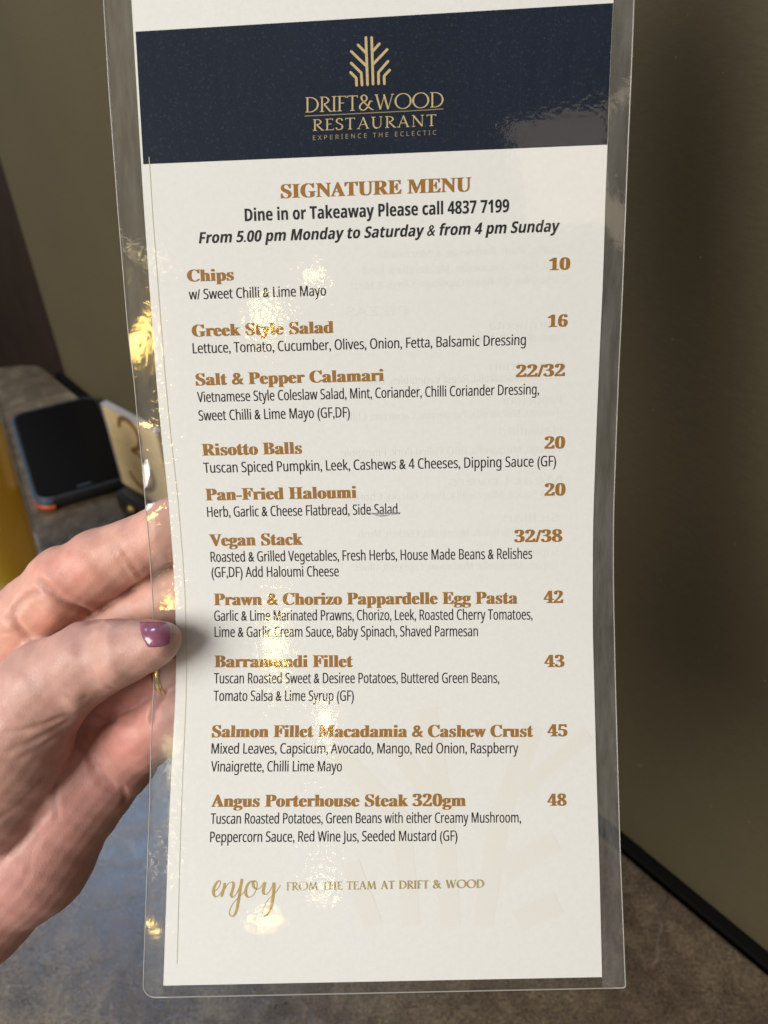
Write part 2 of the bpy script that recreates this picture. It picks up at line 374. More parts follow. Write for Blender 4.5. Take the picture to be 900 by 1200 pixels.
# ------------------------------------------------------------------ table number plaque
pb = Pz(145, 567, .020); pc = Pz(205, 603, .020)
pu = (pc-pb); pw = np.linalg.norm(pu); pu = pu/pw; pn = np.array([pu[1], -pu[0], 0])
if pn @ (CAM-pb) < 0: pn = -pn
ph_ = .079
plaque = empty('table_number', (pb[0], pb[1], 0))
tag(plaque, 'pale wooden table number plaque with a burnt numeral 3 on dark stand', 'table number')
def pl(u, h, o): return pb + pu*u + np.array([0, 0, 1])*h + pn*o
def box_from(name, pts8, mat, parent, bev=.0006):
    bm = bmesh.new(); v = [bm.verts.new(tuple(p)) for p in pts8]
    for f in ((0, 1, 2, 3), (7, 6, 5, 4), (0, 4, 5, 1), (1, 5, 6, 2), (2, 6, 7, 3), (3, 7, 4, 0)): bm.faces.new([v[i] for i in f])
    bmesh.ops.recalc_face_normals(bm, faces=bm.faces[:])
    if bev: bmesh.ops.bevel(bm, geom=bm.edges[:], offset=bev, segments=2, affect='EDGES')
    o = bm_obj(name, bm, mat); keep(o, parent); return o
def plbox(name, u0, u1, h0, h1, o0, o1, mat, bev=.0006):
    return box_from(name, [pl(u0, h0, o0), pl(u1, h0, o0), pl(u1, h0, o1), pl(u0, h0, o1), pl(u0, h1, o0), pl(u1, h1, o0), pl(u1, h1, o1), pl(u0, h1, o1)], mat, plaque, bev)
plbox('board', 0, pw, 0, ph_, -.006, 0, WOOD)
plbox('board_edge', 0, pw, ph_+.0001, ph_+.0022, -.006, 0, WOODEDGE, .0004)
plbox('board_edge', -.0023, -.0001, 0, ph_+.0022, -.006, 0, WOODEDGE, .0004)
plbox('stand', .002, pw-.002, -.0195, -.0002, -.022, .012, DARK, .002)
# numeral 3 as a burnt groove stroke
def catmull(pts, n=8):
    pts = np.array(pts, float); p = np.vstack([2*pts[0]-pts[1], pts, 2*pts[-1]-pts[-2]]); out = []
    for i in range(1, len(p)-2):
        for t in np.linspace(0, 1, n, endpoint=False):
            a, b, c, d = p[i-1], p[i], p[i+1], p[i+2]
            out.append(.5*((2*b)+(-a+c)*t+(2*a-5*b+4*c-d)*t*t+(-a+3*b-3*c+d)*t**3))
    out.append(pts[-1]); return np.array(out)
def ribbon(path, widths, n_cap=4):
    """outline strip round a 2D path: left points, right points (with round ends)"""
    path = np.array(path); t = np.gradient(path, axis=0); t /= np.linalg.norm(t, axis=1)[:, None]+1e-12
    nn = np.stack([-t[:, 1], t[:, 0]], 1); w = np.asarray(widths)[:, None]/2
    return path+nn*w, path-nn*w
three = catmull([(.017, .066), (.021, .075), (.030, .0785), (.039, .074), (.042, .064), (.037, .054), (.028, .0475), (.038, .046), (.047, .037), (.048, .024), (.041, .014), (.030, .0105), (.020, .014), (.015, .021)], 7)
tt = np.linspace(0, 1, len(three)); wd = .0030+.0022*np.abs(np.sin(tt*math.pi*2))
Lf, Rg = ribbon(three, wd)
vs = [pl(a[0], a[1], .0004) for a in Lf]+[pl(a[0], a[1], .0004) for a in Rg]; n = len(three)
num = mesh_obj('numeral', vs, [(i, i+1, n+i+1, n+i) for i in range(n-1)], BURN); keep(num, plaque)
# brass knob at the foot of the stand
kp = Pz(156, 596, .010)
knob = bmesh.new(); bmesh.ops.create_uvsphere(knob, u_segments=24, v_segments=14, radius=.0052)
bmesh.ops.translate(knob, verts=knob.verts[:], vec=tuple(kp)); keep(bm_obj('brass_stud', knob, GOLD, None, True), plaque)
kb = bmesh.new(); bmesh.ops.create_cone(kb, cap_ends=True, segments=24, radius1=.0095, radius2=.007, depth=.0095)
bmesh.ops.translate(kb, verts=kb.verts[:], vec=(kp[0], kp[1], .00495)); keep(bm_obj('stud_base', kb, DARK, None, True), plaque)

# ------------------------------------------------------------------ glass of beer on a square coaster
gx, gy = -.288, .412; CZ = .0016
def lathe(name, prof, mat, parent, seg=64, cap=True):
    rings = [[(r*math.cos(2*math.pi*k/seg), r*math.sin(2*math.pi*k/seg), z) for k in range(seg)] for r, z in prof]
    return loft(name, rings, mat, parent, cap=cap)
glass = empty('beer_glass', (gx, gy, CZ)); tag(glass, 'tapered glass of golden beer at the left edge of the table', 'glass')
RG = lambda z: .030+(z/.17)*.0125
lathe('glass_wall', [(RG(0)-.004, .0002), (RG(0)-.001, .0008), (RG(.004), .004)]+[(RG(q), q) for q in (.03, .06, .09, .12, .15, .175)]+[(RG(.175)-.0012, .1762), (RG(.174)-.0022, .175)]+[(RG(q)-.0024, q) for q in (.15, .12, .09, .06, .03, .010)]+[(.001, .009)], GLASS, glass, cap=False)
lathe('beer', [(.001, .0095)]+[(RG(q)-.0027, q) for q in (.0105, .03, .06, .09, .12, .152)], BEER, glass)
lathe('foam', [(RG(.1522)-.0027, .1523), (RG(.165)-.0028, .165), (RG(.168)-.006, .168), (.01, .169)], FOAM, glass)
coaster = empty('coaster', (gx, gy, 0)); coaster.rotation_euler = (0, 0, math.atan2(-.32, .95))
tag(coaster, 'square white card coaster under the beer glass', 'coaster')
o = loft('board', [ring_at(.094, .094, .004, .0002), ring_at(.0945, .0945, .004, .0008), ring_at(.094, .094, .004, .0014)], BOARD, coaster, smooth=False)

# ------------------------------------------------------------------ the laminated menu
S_GRID = np.arange(-420, 1241, 1.0)
def smooth_table(pts, sig=28):
    a = np.array(sorted(pts), float); n = int(3*sig); g = np.arange(-420-n, 1241+n, 1.0)
    v = np.interp(g, a[:, 0], a[:, 1])
    lo = g < a[0, 0]; v[lo] = a[0, 1]+(g[lo]-a[0, 0])*(a[1, 1]-a[0, 1])/(a[1, 0]-a[0, 0])
    hi = g > a[-1, 0]; v[hi] = a[-1, 1]+(g[hi]-a[-1, 0])*(a[-1, 1]-a[-2, 1])/(a[-1, 0]-a[-2, 0])
    k = np.exp(-0.5*(np.arange(-n, n+1)/sig)**2); return np.convolve(v, k/k.sum(), 'valid')
TILT = smooth_table([(-330, -.09), (0, -.062), (100, -.052), (180, -.042), (270, -.033), (400, -.026), (530, -.021), (600, -.016), (640, -.012), (710, -.004), (785, -.001), (865, -.001), (945, -.002), (1040, -.010), (1150, -.0195)], 40)
tilt = lambda s: np.interp(s, S_GRID, TILT)
conv = lambda tab: [(y-tilt(y)*(x-450), x) for x, y in tab]
XL = smooth_table(conv([(136, -330), (154, 0), (165.5, 193), (168.5, 242), (176, 347), (183, 443), (190, 520), (196.5, 575), (203, 657), (205.3, 700), (206.5, 760), (205.8, 814), (203.3, 860), (201.2, 900), (198, 965), (193.6, 1090), (191.4, 1155)]), 16)
XR = smooth_table(conv([(734, -330), (719, 0), (715, 82), (712, 171), (709.5, 225), (708, 287), (706, 342), (703, 405), (699, 500), (694.8, 617), (694.4, 733), (697, 830), (699, 908), (702, 1000), (705.5, 1145)]), 22)
OLT = smooth_table(conv([(108, -330), (121.7, 0), (128, 106), (139, 253), (151.5, 403), (157.7, 449), (161.5, 495), (165.5, 530), (169, 570), (175, 640), (180, 720), (180.6, 800), (177, 870), (176, 932), (170.5, 1079), (168, 1155)]), 12)
ORT = smooth_table(conv([(757, -330), (743, 0), (740.8, 62), (736, 172), (733, 250), (731, 300), (729.6, 341), (725, 437), (722.6, 500), (719, 600), (718.7, 675), (721, 792), (726.7, 996), (733, 1153)]), 20)
it = lambda T, s: np.interp(s, S_GRID, T)
_w = it(XR, S_GRID)-it(XL, S_GRID)
_c = np.polyfit(S_GRID[90:1580]/1000, F*0.105/_w[90:1580], 5)
Dp = lambda s: np.polyval(_c, np.asarray(s, float)/1000)
def uv_px(s, t):
    xl = it(XL, s); x = xl+t*(it(XR, s)-xl); return x, s+tilt(s)*(x-450)
def px_uv(x, y):
    s = y-tilt(y)*(x-450)
    for _ in range(3): s = y-tilt(s)*(x-450)
    xl = it(XL, s); return s, (x-xl)/(it(XR, s)-xl)
def S(s, t, off=0.0):
    s = np.asarray(s, float); t = np.asarray(t, float); x, y = uv_px(s, t); return P(x, y, Dp(s)-off)

S_TOP, S_BOT = -330., 1150.
anchor = S(S_BOT, .5)
menu = empty('menu', anchor)
tag(menu, 'tall narrow laminated restaurant menu with a navy header held in the hand', 'menu')
def grid_mesh(name, s0, s1, ns, tfun0, tfun1, nt_, off, mat, parent=None, disp=None):
    ss = np.linspace(s0, s1, ns) if np.isscalar(ns) else ns
    V = []
    for s in ss:
        t = np.linspace(tfun0(s), tfun1(s), nt_)
        o = off if disp is None else off+disp(np.full(nt_, s), t)
        V.append(S(np.full(nt_, s), t, o))
    V = np.concatenate(V); fs = []
    for i in range(len(ss)-1):
        for k in range(nt_-1):
            a = i*nt_+k; fs.append((a, a+nt_, a+nt_+1, a+1))
    return mesh_obj(name, V, fs, mat, None, True)
sheet = grid_mesh('paper_sheet', S_TOP, S_BOT, 190, lambda s: 0., lambda s: 1., 26, 0, PAPER); keep(sheet, menu)
# the sheet has a back and an edge
sheet2 = grid_mesh('paper_back', S_TOP, S_BOT, 120, lambda s: 0., lambda s: 1., 12, -.00018, PAPER); keep(sheet2, menu)
def put(name, verts, faces, mat, parent=sheet, label=None):
    o = mesh_obj(name, verts, faces, mat); o.parent = parent
    if parent is sheet:
        o.location = (0, 0, 0)      # the sheet itself already sits at the menu's offset; cancel it once
        o.matrix_parent_inverse.identity()
    if label: o['label'] = label
    return o
# band: navy header
sb0 = px_uv(160, 37)[0]; sb1 = px_uv(167, 192.5)[0]
ss = np.linspace(sb0, sb1, 30); V = np.concatenate([S(np.full(24, s), np.linspace(.0045, .9995, 24), .00003) for s in ss])
put('header_band', V, [(i*24+k, (i+1)*24+k, (i+1)*24+k+1, i*24+k+1) for i in range(29) for k in range(23)], NAVY)

SANS = {'r': (0x1D5A0, 0x1D5BA, 0x1D7E2), 'b': (0x1D5D4, 0x1D5EE, 0x1D7EC)}
def sans(ch, w):
    a, b, c = SANS[w]
    return chr(a+ord(ch)-65) if 'A' <= ch <= 'Z' else (chr(b+ord(ch)-97) if 'a' <= ch <= 'z' else (chr(c+ord(ch)-48) if ch.isdigit() else ch))
MB_U = lambda ch: chr(0x1D400+ord(ch)-65) if 'A' <= ch <= 'Z' else (chr(0x1D41A+ord(ch)-97) if 'a' <= ch <= 'z' else (chr(0x1D7CE+ord(ch)-48) if ch.isdigit() else ch))
def text_mesh(body, bold=0.0, shear=0.0, serif=False, spacing=1.0):
    c = bpy.data.curves.new('print', 'FONT'); c.body = ''.join(MB_U(x) for x in body) if serif is True else ''.join(sans(x, serif or 'r') for x in body)
    c.size = 1.0; c.offset = bold; c.shear = shear; c.resolution_u = 4; c.space_character = spacing
    o = bpy.data.objects.new('print', c); COL.objects.link(o); bpy.context.view_layer.update()
    dg = bpy.context.evaluated_depsgraph_get(); me = bpy.data.meshes.new_from_object(o.evaluated_get(dg))
    v = np.array([p.co[:] for p in me.vertices]); fs = [tuple(p.vertices) for p in me.polygons]
    bpy.data.objects.remove(o); bpy.data.curves.remove(c); bpy.data.meshes.remove(me)
    return v, fs
CAPH = {}
def cap_height(bold, serif):
    k = (bold, serif)
    if k not in CAPH:
        v, _ = text_mesh('H', bold, 0, serif); CAPH[k] = (v[:, 1].max()-v[:, 1].min())
    return CAPH[k]
def line(name, body, x0, x1, yb, cap, mat, bold=0., shear=0., serif=False, off=.00006, mirror=False, dy=0., spacing=1.0, fat=0.):
    v, fs = text_mesh(body, bold, shear, serif, spacing); lay = np.zeros(len(v))
    if fat:
        n0 = len(v); k = 3 if fat > .02 else 2; sh = np.linspace(-fat, fat, k)
        fs = [tuple(i+n0*j for i in f) for j in range(k) for f in fs]
        v = np.concatenate([v+np.array([q, 0, 0]) for q in sh]); lay = np.repeat(np.arange(k)*.0000016, n0)
    lo, hi = v[:, 0].min(), v[:, 0].max(); f = (v[:, 0]-lo)/(hi-lo)
    if mirror: f = 1-f
    sA_, tA = px_uv(x0, yb); tB = px_uv(x1, yb+dy+tilt(sA_)*(x1-x0))[1]
    g = (v[:, 1]+bold)/cap_height(bold, serif)*cap
    ds = dy*f
    V = S(sA_+ds-g, tA+(tB-tA)*f, off+lay)
    return put(name, V, fs, mat)
B_ = .018
line('title', 'SIGNATURE MENU', 329, 552, 232.3, 16.2, OCHRE, serif=True, fat=.022)
line('subtitle', 'Dine in or Takeaway Please call 4837 7199', 287, 596.5, 259.3, 15.0, BLACK_INK, 0., serif='b', fat=.008)
line('subtitle', 'From 5.00 pm Monday to Saturday & from 4 pm Sunday', 233, 656, 285.3, 13.4, BLACK_INK, 0., shear=.22, serif='b', fat=.008)
dishes = [
 ('Chips', 219.5, 274, 330, '10', 643, 668, 316.7), ('Greek Style Salad', 225, 391, 394.5, '16', 641.5, 665, 383.3),
 ('Salt & Pepper Calamari', 229.5, 450, 451.7, '22/32', 604.5, 662, 442), ('Risotto Balls', 237, 354, 534, '20', 638, 662, 526),
 ('Pan-Fried Haloumi', 241, 418, 586.5, '20', 638, 662.5, 581), ('Vegan Stack', 245.5, 355, 639.8, '32/38', 602.5, 659, 635.5),
 ('Prawn & Chorizo Pappardelle Egg Pasta', 250.5, 606.5, 709.3, '42', 637, 660, 706.8), ('Barramundi Fillet', 251, 413.5, 782, '43', 638, 661.5, 781.8),
 ('Salmon Fillet Macadamia & Cashew Crust', 248, 625, 864, '45', 641.5, 665, 863), ('Angus Porterhouse Steak 320gm', 247, 546, 945.6, '48', 641.5, 664, 944.3)]
for nm, a, b, y, pr, c1, c2, y2 in dishes:
    line('dish_name', nm, a, b, y, 13.9, OCHRE, serif=True, fat=.030)
    line('price', pr, c1, c2, y2, 13.6, OCHRE, serif=True, fat=.030)
for tx, a, b, y in [
 ('w/ Sweet Chilli & Lime Mayo', 221.5, 382, 351), ('Lettuce, Tomato, Cucumber, Olives, Onion, Fetta, Balsamic Dressing', 226, 616, 414.2),
 ('Vietnamese Style Coleslaw Salad, Mint, Coriander, Chilli Coriander Dressing,', 231.5, 631.5, 471.4), ('Sweet Chilli & Lime Mayo (GF,DF)', 233, 410, 493),
 ('Tuscan Spiced Pumpkin, Leek, Cashews & 4 Cheeses, Dipping Sauce (GF)', 239, 651.5, 554.2), ('Herb, Garlic & Cheese Flatbread, Side Salad.', 243, 468.5, 606),
 ('Roasted & Grilled Vegetables, Fresh Herbs, House Made Beans & Relishes', 247, 623.5, 658.6), ('(GF,DF) Add Haloumi Cheese', 248, 397, 676.6),
 ('Garlic & Lime Marinated Prawns, Chorizo, Leek, Roasted Cherry Tomatoes,', 251, 624, 727.6), ('Lime & Garlic Cream Sauce, Baby Spinach, Shaved Parmesan', 251.5, 560, 746.6),
 ('Tuscan Roasted Sweet & Desiree Potatoes, Buttered Green Beans,', 250.5, 585, 800.9), ('Tomato Salsa & Lime Syrup (GF)', 250, 414.5, 821.5),
 ('Mixed Leaves, Capsicum, Avocado, Mango, Red Onion, Raspberry', 247.5, 607.5, 883.3), ('Vinaigrette, Chilli Lime Mayo', 247, 400.5, 904.3),
 ('Tuscan Roasted Potatoes, Green Beans with either Creamy Mushroom,', 246.5, 610.5, 965.5), ('Peppercorn Sauce, Red Wine Jus, Seeded Mustard (GF)', 246, 536, 987)]:
    line('description', tx, a, b, y, 12.2, BLACK_INK, 0., fat=.011)

# faint mirrored print of the menu's other side
for tx, a, b, y, h in [
 ('Garlic, Ham, Parmesan & Mozzarella', 443, 655, 303, 9), ('Basil, Garlic, Parmesan, Mozzarella & Basil', 425, 662, 322, 9), ('Garlic Olive Oil, Roast Capsicum, Olives & Mozz', 410, 664, 339, 9),
 ('PIZZAS', 405, 476, 371, 11), ('Margherita', 573, 660, 386, 10), ('Tomato, Mozzarella, Basil', 560, 662, 402, 9), ('Vegetarian', 574, 660, 434, 10),
 ('Tomato, Mozzarella, Roast Vegetables, Olives', 420, 658, 451, 9), ('Pepperoni', 590, 658, 474, 10), ('Tomato, Mozzarella, Pepperoni, Capsicum, Chilli', 405, 656, 493, 9),
 ('Hawaiian', 585, 658, 510, 10), ('Tomato, Mozzarella, BBQ Pulled Pork, Pineapple', 400, 658, 535, 9), ('Meat Lovers', 525, 658, 569, 10),
 ('BBQ Sauce, Mozzarella, Pork, Bacon, Chorizo', 405, 657, 587, 9), ('Sicilian', 590, 655, 612, 10), ('Tomato, Chilli Relish, Mozzarella, Chicken, Mush', 420, 655, 630, 9),
 ('Supreme', 600, 655, 652, 10), ('Tomato, Mozzarella, Mushroom, Capsicum, Olives', 415, 655, 669, 9)]:
    line('show_through', tx, a, b, y, h, GHOST_INK, 0., mirror=True, off=.000022)

# stroke drawing on the sheet (pixel-measured strokes laid as ribbons, each a hair above the last)
class Strokes:
    def __init__(s, off=.00006): s.v = []; s.f = []; s.k = 0; s.off = off
    def add(s, pts, widths, smooth=False, rnd=False):
        pts = np.array(pts, float)
        if smooth: pts = catmull(pts, 7)
        else:
            out = [pts[0]]
            for a, b in zip(pts[:-1], pts[1:]):
                n_ = max(1, int(np.hypot(*(b-a))/3)); out += [a+(b-a)*(i/n_) for i in range(1, n_+1)]
            pts = np.array(out)
        if callable(widths):
            d = np.gradient(pts, axis=0); w = np.array([widths(v) for v in d]); w = np.convolve(np.pad(w, 3, 'edge'), np.ones(7)/7, 'valid')
        else: w = np.interp(np.linspace(0, 1, len(pts)), np.linspace(0, 1, len(np.atleast_1d(widths))), np.atleast_1d(widths))
        Lp, Rp = ribbon(pts, w)
        o = s.off+s.k*.0000018; s.k += 1
        def m3(q):
            r = [px_uv(x, y) for x, y in q]; return S(np.array([a for a, _ in r]), np.array([b for _, b in r]), o)
        b = len(s.v); n_ = len(pts); s.v += list(m3(Lp))+list(m3(Rp))
        s.f += [(b+i, b+n_+i, b+n_+i+1, b+i+1) for i in range(n_-1)]
        if rnd:
            for c, w_ in ((pts[0], w[0]), (pts[-1], w[-1])):
                cc = [(c[0]+w_/2*math.cos(a), c[1]-w_/2*math.sin(a)) for a in np.linspace(0, 2*math.pi, 14, endpoint=False)]
                o2 = s.off+s.k*.0000018; s.k += 1
                r = [px_uv(x, y) for x, y in cc]; b2 = len(s.v)
                s.v += list(S(np.array([a for a, _ in r]), np.array([b for _, b in r]), o2)); s.f.append(tuple(range(b2, b2+14)))
    def make(s, name, mat, label=None): return put(name, s.v, s.f, mat, label=label)

def Z(pts, x0, y0, sc): return [(x0+x/sc, y0+y/sc) for x, y in pts]
st = Strokes(.00007)
for p in ([(370, 180), (395, 890)], [(457, 180), (478, 880)], [(252, 292), (368, 408)], [(573, 275), (468, 395)], [(150, 390), (378, 610)], [(690, 360), (470, 590)],
          [(150, 565), (300, 712), (312, 895)], [(703, 538), (560, 705), (562, 875)], [(140, 705), (225, 790), (230, 900)], [(728, 670), (645, 760), (648, 875)]):
    st.add(Z(p, 400, 30, 12.86), 3.1, rnd=True)
st.make('logo_emblem', TAN_INK)

# thin roman capitals for the logo, drawn as pen strokes: (thick or thin, points in a unit cap-height box)
k_, n_ = 1.0, .42
def arc(cx, cy, rx, ry, a0, a1, n=14): return [(cx+rx*math.cos(math.radians(a)), cy+ry*math.sin(math.radians(a))) for a in np.linspace(a0, a1, n)]
def serif_(x, y, w=.13): return (n_, [(x-w, y), (x+w, y)])
ROM = {
 'D': (.80, [(k_, [(.14, 0), (.14, 1)]), (n_, [(.02, .98), (.30, .98)]), (n_, [(.02, .02), (.30, .02)]), ('v', arc(.28, .5, .46, .48, 90, -90, 20))]),
 'R': (.66, [(k_, [(.14, 0), (.14, 1)]), (n_, [(.02, .98), (.26, .98)]), serif_(.14, .015), ('v', arc(.24, .755, .27, .225, 90, -90, 14)), (k_*.9, [(.26, .50), (.62, .0)]), (n_, [(.58, .012), (.72, .012)])]),
 'I': (.28, [(k_, [(.14, 0), (.14, 1)]), serif_(.14, .985), serif_(.14, .015)]),
 'F': (.52, [(k_, [(.14, 0), (.14, 1)]), (n_, [(.02, .98), (.50, .98)]), (n_, [(.14, .53), (.40, .53)]), serif_(.14, .015), (n_, [(.50, .99), (.48, .86)])]),
 'T': (.64, [(k_, [(.32, 0), (.32, .97)]), (n_, [(.02, .975), (.62, .975)]), serif_(.32, .015), (n_, [(.02, .99), (.04, .85)]), (n_, [(.62, .99), (.60, .85)])]),
 'E': (.54, [(k_, [(.14, 0), (.14, 1)]), (n_, [(.02, .98), (.50, .98)]), (n_, [(.14, .53), (.42, .53)]), (n_, [(.02, .02), (.54, .02)]), (n_, [(.50, .99), (.48, .86)]), (n_, [(.54, .0), (.56, .15)])]),
 'H': (.82, [(k_, [(.14, 0), (.14, 1)]), (k_, [(.68, 0), (.68, 1)]), (n_, [(.14, .53), (.68, .53)]), serif_(.14, .985), serif_(.14, .015), serif_(.68, .985), serif_(.68, .015)]),
 'U': (.76, [(k_, [(.14, 1), (.14, .35), (.18, .16), (.26, .05), (.38, .0)]), (n_, [(.38, .0), (.50, .04), (.58, .14), (.62, .32), (.62, 1)]), serif_(.14, .985), serif_(.62, .985, .10)]),
 'A': (.78, [(n_, [(.10, 0), (.40, 1)]), (k_, [(.38, 1.02), (.68, 0)]), (n_, [(.21, .36), (.57, .36)]), serif_(.10, .015, .10), serif_(.68, .015, .10)]),
 'N': (.84, [(n_, [(.14, 0), (.14, 1)]), (k_, [(.12, 1), (.70, 0)]), (n_, [(.70, 0), (.70, 1)]), serif_(.14, .015, .10), serif_(.70, .985, .10), (n_, [(.02, .985), (.14, .985)])]),
 'S': (.50, [('v', [(.43, .80), (.40, .93), (.27, 1.0), (.14, .94), (.08, .80), (.12, .65), (.27, .53), (.41, .40), (.45, .24), (.40, .08), (.25, .0), (.11, .05), (.05, .20)])]),
 'W': (1.10, [(k_, [(.08, 1), (.32, 0)]), (n_, [(.32, 0), (.56, 1)]), (k_, [(.52, 1), (.76, 0)]), (n_, [(.76, 0), (1.02, 1)]), serif_(.08, .985, .10), serif_(1.02, .985, .09)]),
 'O': (.98, [('v', arc(.49, .5, .44, .50, 90, 450, 30))]),
 'M': (.98, [(n_, [(.10, 0), (.18, 1)]), (k_, [(.17, 1), (.47, .05)]), (n_, [(.47, .05), (.76, 1)]), (k_, [(.76, 1), (.86, 0)]), serif_(.10, .015, .10), serif_(.86, .015)]),
 '&': (.90, [('v', [(.80, .56), (.66, .58), (.60, .40), (.48, .14), (.30, .0), (.12, .06), (.06, .24), (.16, .44), (.38, .60), (.48, .76), (.42, .93), (.30, 1.0), (.18, .93), (.16, .78), (.26, .60), (.50, .30), (.72, .06), (.86, .0)])]),
 ' ': (.34, []),
}
def roman(name, body, x0, x1, yb, cap, mat, pen, track=.06, off=.00007, rise=None):
    tot = sum(ROM[ch][0]+track for ch in body)-track; st = Strokes(off); x = 0
    sA_, _ = px_uv(x0, yb); sl = tilt(sA_) if rise is None else rise; kx = (x1-x0)/tot
    lean = -.045
    for ch in body:
        w, parts = ROM[ch]
        for wt, pts in parts:
            q = [(x0+(x+a)*kx+lean*0*b, yb+sl*((x+a)*kx)-b*cap) for a, b in pts]
            if wt == 'v': st.add(q, lambda v: pen*(.38+.75*abs(v[1])/(abs(v[0])+abs(v[1])+1e-9)), smooth=True)
            else: st.add(q, pen*wt, smooth=False)
        x += w+track
    return st.make(name, mat)
roman('logo_name', 'DRIFT&WOOD', 357.5, 520, 131.8, 17.6, TAN_INK, 2.0, .04, rise=-.040)
roman('logo_name', 'RESTAURANT', 366.5, 511.5, 153.2, 13.2, TAN_INK, 1.8, .12, rise=-.041)
st = Strokes(.00007); st.add([(357, 136.0), (400, 134.0), (440, 132.0), (480, 130), (519.5, 127.6)], .95); st.make('logo_rule', TAN_DIM)
line('logo_motto', 'EXPERIENCE THE ECLECTIC', 366.7, 511.4, 164.2, 5.3, TAN_DIM, 0.002, spacing=1.6)
roman('closing_line', 'FROM THE TEAM AT DRIFT & WOOD', 335.5, 566.5, 1043.4, 9.3, GOLD_INK, 1.35, .07, rise=-.013)

st = Strokes(.00007)
pen = lambda v: 1.15+3.0*max(0., v[1])/(abs(v[0])+abs(v[1])+1e-9)
for p in ([(88, 300), (112, 285), (140, 250), (156, 210), (143, 190), (113, 215), (90, 268), (86, 320), (106, 352), (140, 335), (172, 290), (196, 225)],
          [(200, 212), (186, 280), (166, 350)], [(166, 350), (192, 285), (230, 225), (268, 203), (288, 222), (276, 285), (262, 330), (276, 356), (312, 325), (345, 255), (366, 200)],
          [(372, 172), (356, 260), (338, 380), (318, 485), (288, 543), (256, 540), (246, 500), (275, 430), (325, 370), (385, 312), (412, 270), (440, 220), (480, 196)],
          [(498, 196), (455, 198), (420, 248), (408, 310), (432, 355), (480, 338), (516, 275), (522, 215), (500, 192), (482, 215), (494, 258), (530, 275), (566, 248), (594, 205)],
          [(605, 205), (590, 262), (586, 310), (612, 330), (648, 298), (680, 235), (690, 210)],
          [(692, 208), (690, 300), (672, 420), (640, 515), (602, 546), (582, 515), (596, 445), (640, 375), (700, 318), (740, 265), (757, 234)]):
    st.add(Z(p, 240, 1010, 8.57), lambda v: .9+2.6*max(0., v[1])/(abs(v[0])+abs(v[1])+1e-9), smooth=True)
st.make('script_word', GOLD_INK)

# big faint watermark of the emblem, lower right
st = Strokes(.000018)
for p, w in (([(500, 830), (520, 950), (528, 1085)], 24), ([(625, 850), (585, 960), (566, 1085)], 24), ([(395, 880), (470, 960), (482, 1085)], 22), ([(455, 860), (520, 960)], 20),
          ([(652, 985), (590, 1020)], 24), ([(655, 1058), (606, 1080)], 26), ([(410, 1010), (438, 1085)], 22), ([(690, 860), (610, 925)], 18)):
    st.add(p, w)
st.make('watermark', FAINT_INK)
# thin ruled line inside the left edge of the sheet
st = Strokes(.00007)
q = [(s, .0175+.012*max(0, (s-250))/900) for s in np.linspace(172, 1125, 70)]
st.add([tuple(float(v) for v in uv_px(a, b)) for a, b in q], .75); st.make('margin_line', LINE_INK)
# grey smudge across "Salad"
st = Strokes(.00011); r0 = random.Random(3)
st.add([(431, 601.2), (440, 602.2), (449, 601.2), (460, 601.8), (469, 600.6)], [1.0, 2.4, 1.4, 2.4, .8], smooth=True)
st.add([(439, 604.0), (447, 604.6), (456, 603.6)], [.6, 1.5, .7], smooth=True); st.make('smudge', GREY_INK)

# the laminate: two films, round bottom corners, a bright cut rim
def tl(s):
    v = (it(OLT, s)-it(XL, s))/(it(XR, s)-it(XL, s)); return v
def tr(s): return (it(ORT, s)-it(XL, s))/(it(XR, s)-it(XL, s))
S_FB = px_uv(200, 1168.5)[0]
R0 = 15.0
def corner_in(s, r):
    d = s-(S_FB-r)
    return 0 if d <= 0 else (r-math.sqrt(max(0, r*r-d*d)))
tlf = lambda s: tl(s)+corner_in(s, R0)/515.
trf = lambda s: tr(s)-corner_in(s, 3.0)/515.
sF = np.concatenate([np.arange(S_TOP-14, 470, 6.0), np.arange(470, 640, 2.0), np.arange(640, S_FB-R0, 6.0), np.linspace(S_FB-R0, S_FB-.02, 14)])
def bend(s, t):
    """crumple of the free film edge above the fingers"""
    e = np.clip(-t/.065, 0, 1)
    a = np.exp(-((s-538)/34)**2)*e**2.2*.0009
    b = np.exp(-((s-508)/13)**2)*e**2*.0008
    w = .00012*np.sin(s/31.)*e**1.5+.00002*np.sin(s/12.+1.7)*e
    er = np.clip((t-1)/.05, 0, 1); w2 = .0003*np.sin(s/47.+.6)*er
    cr = np.exp(-((s-572+t*260)/8)**2)*e*.00035+np.exp(-((s-532-t*420)/5)**2)*e*.00035
    return -a+b+w+w2-cr
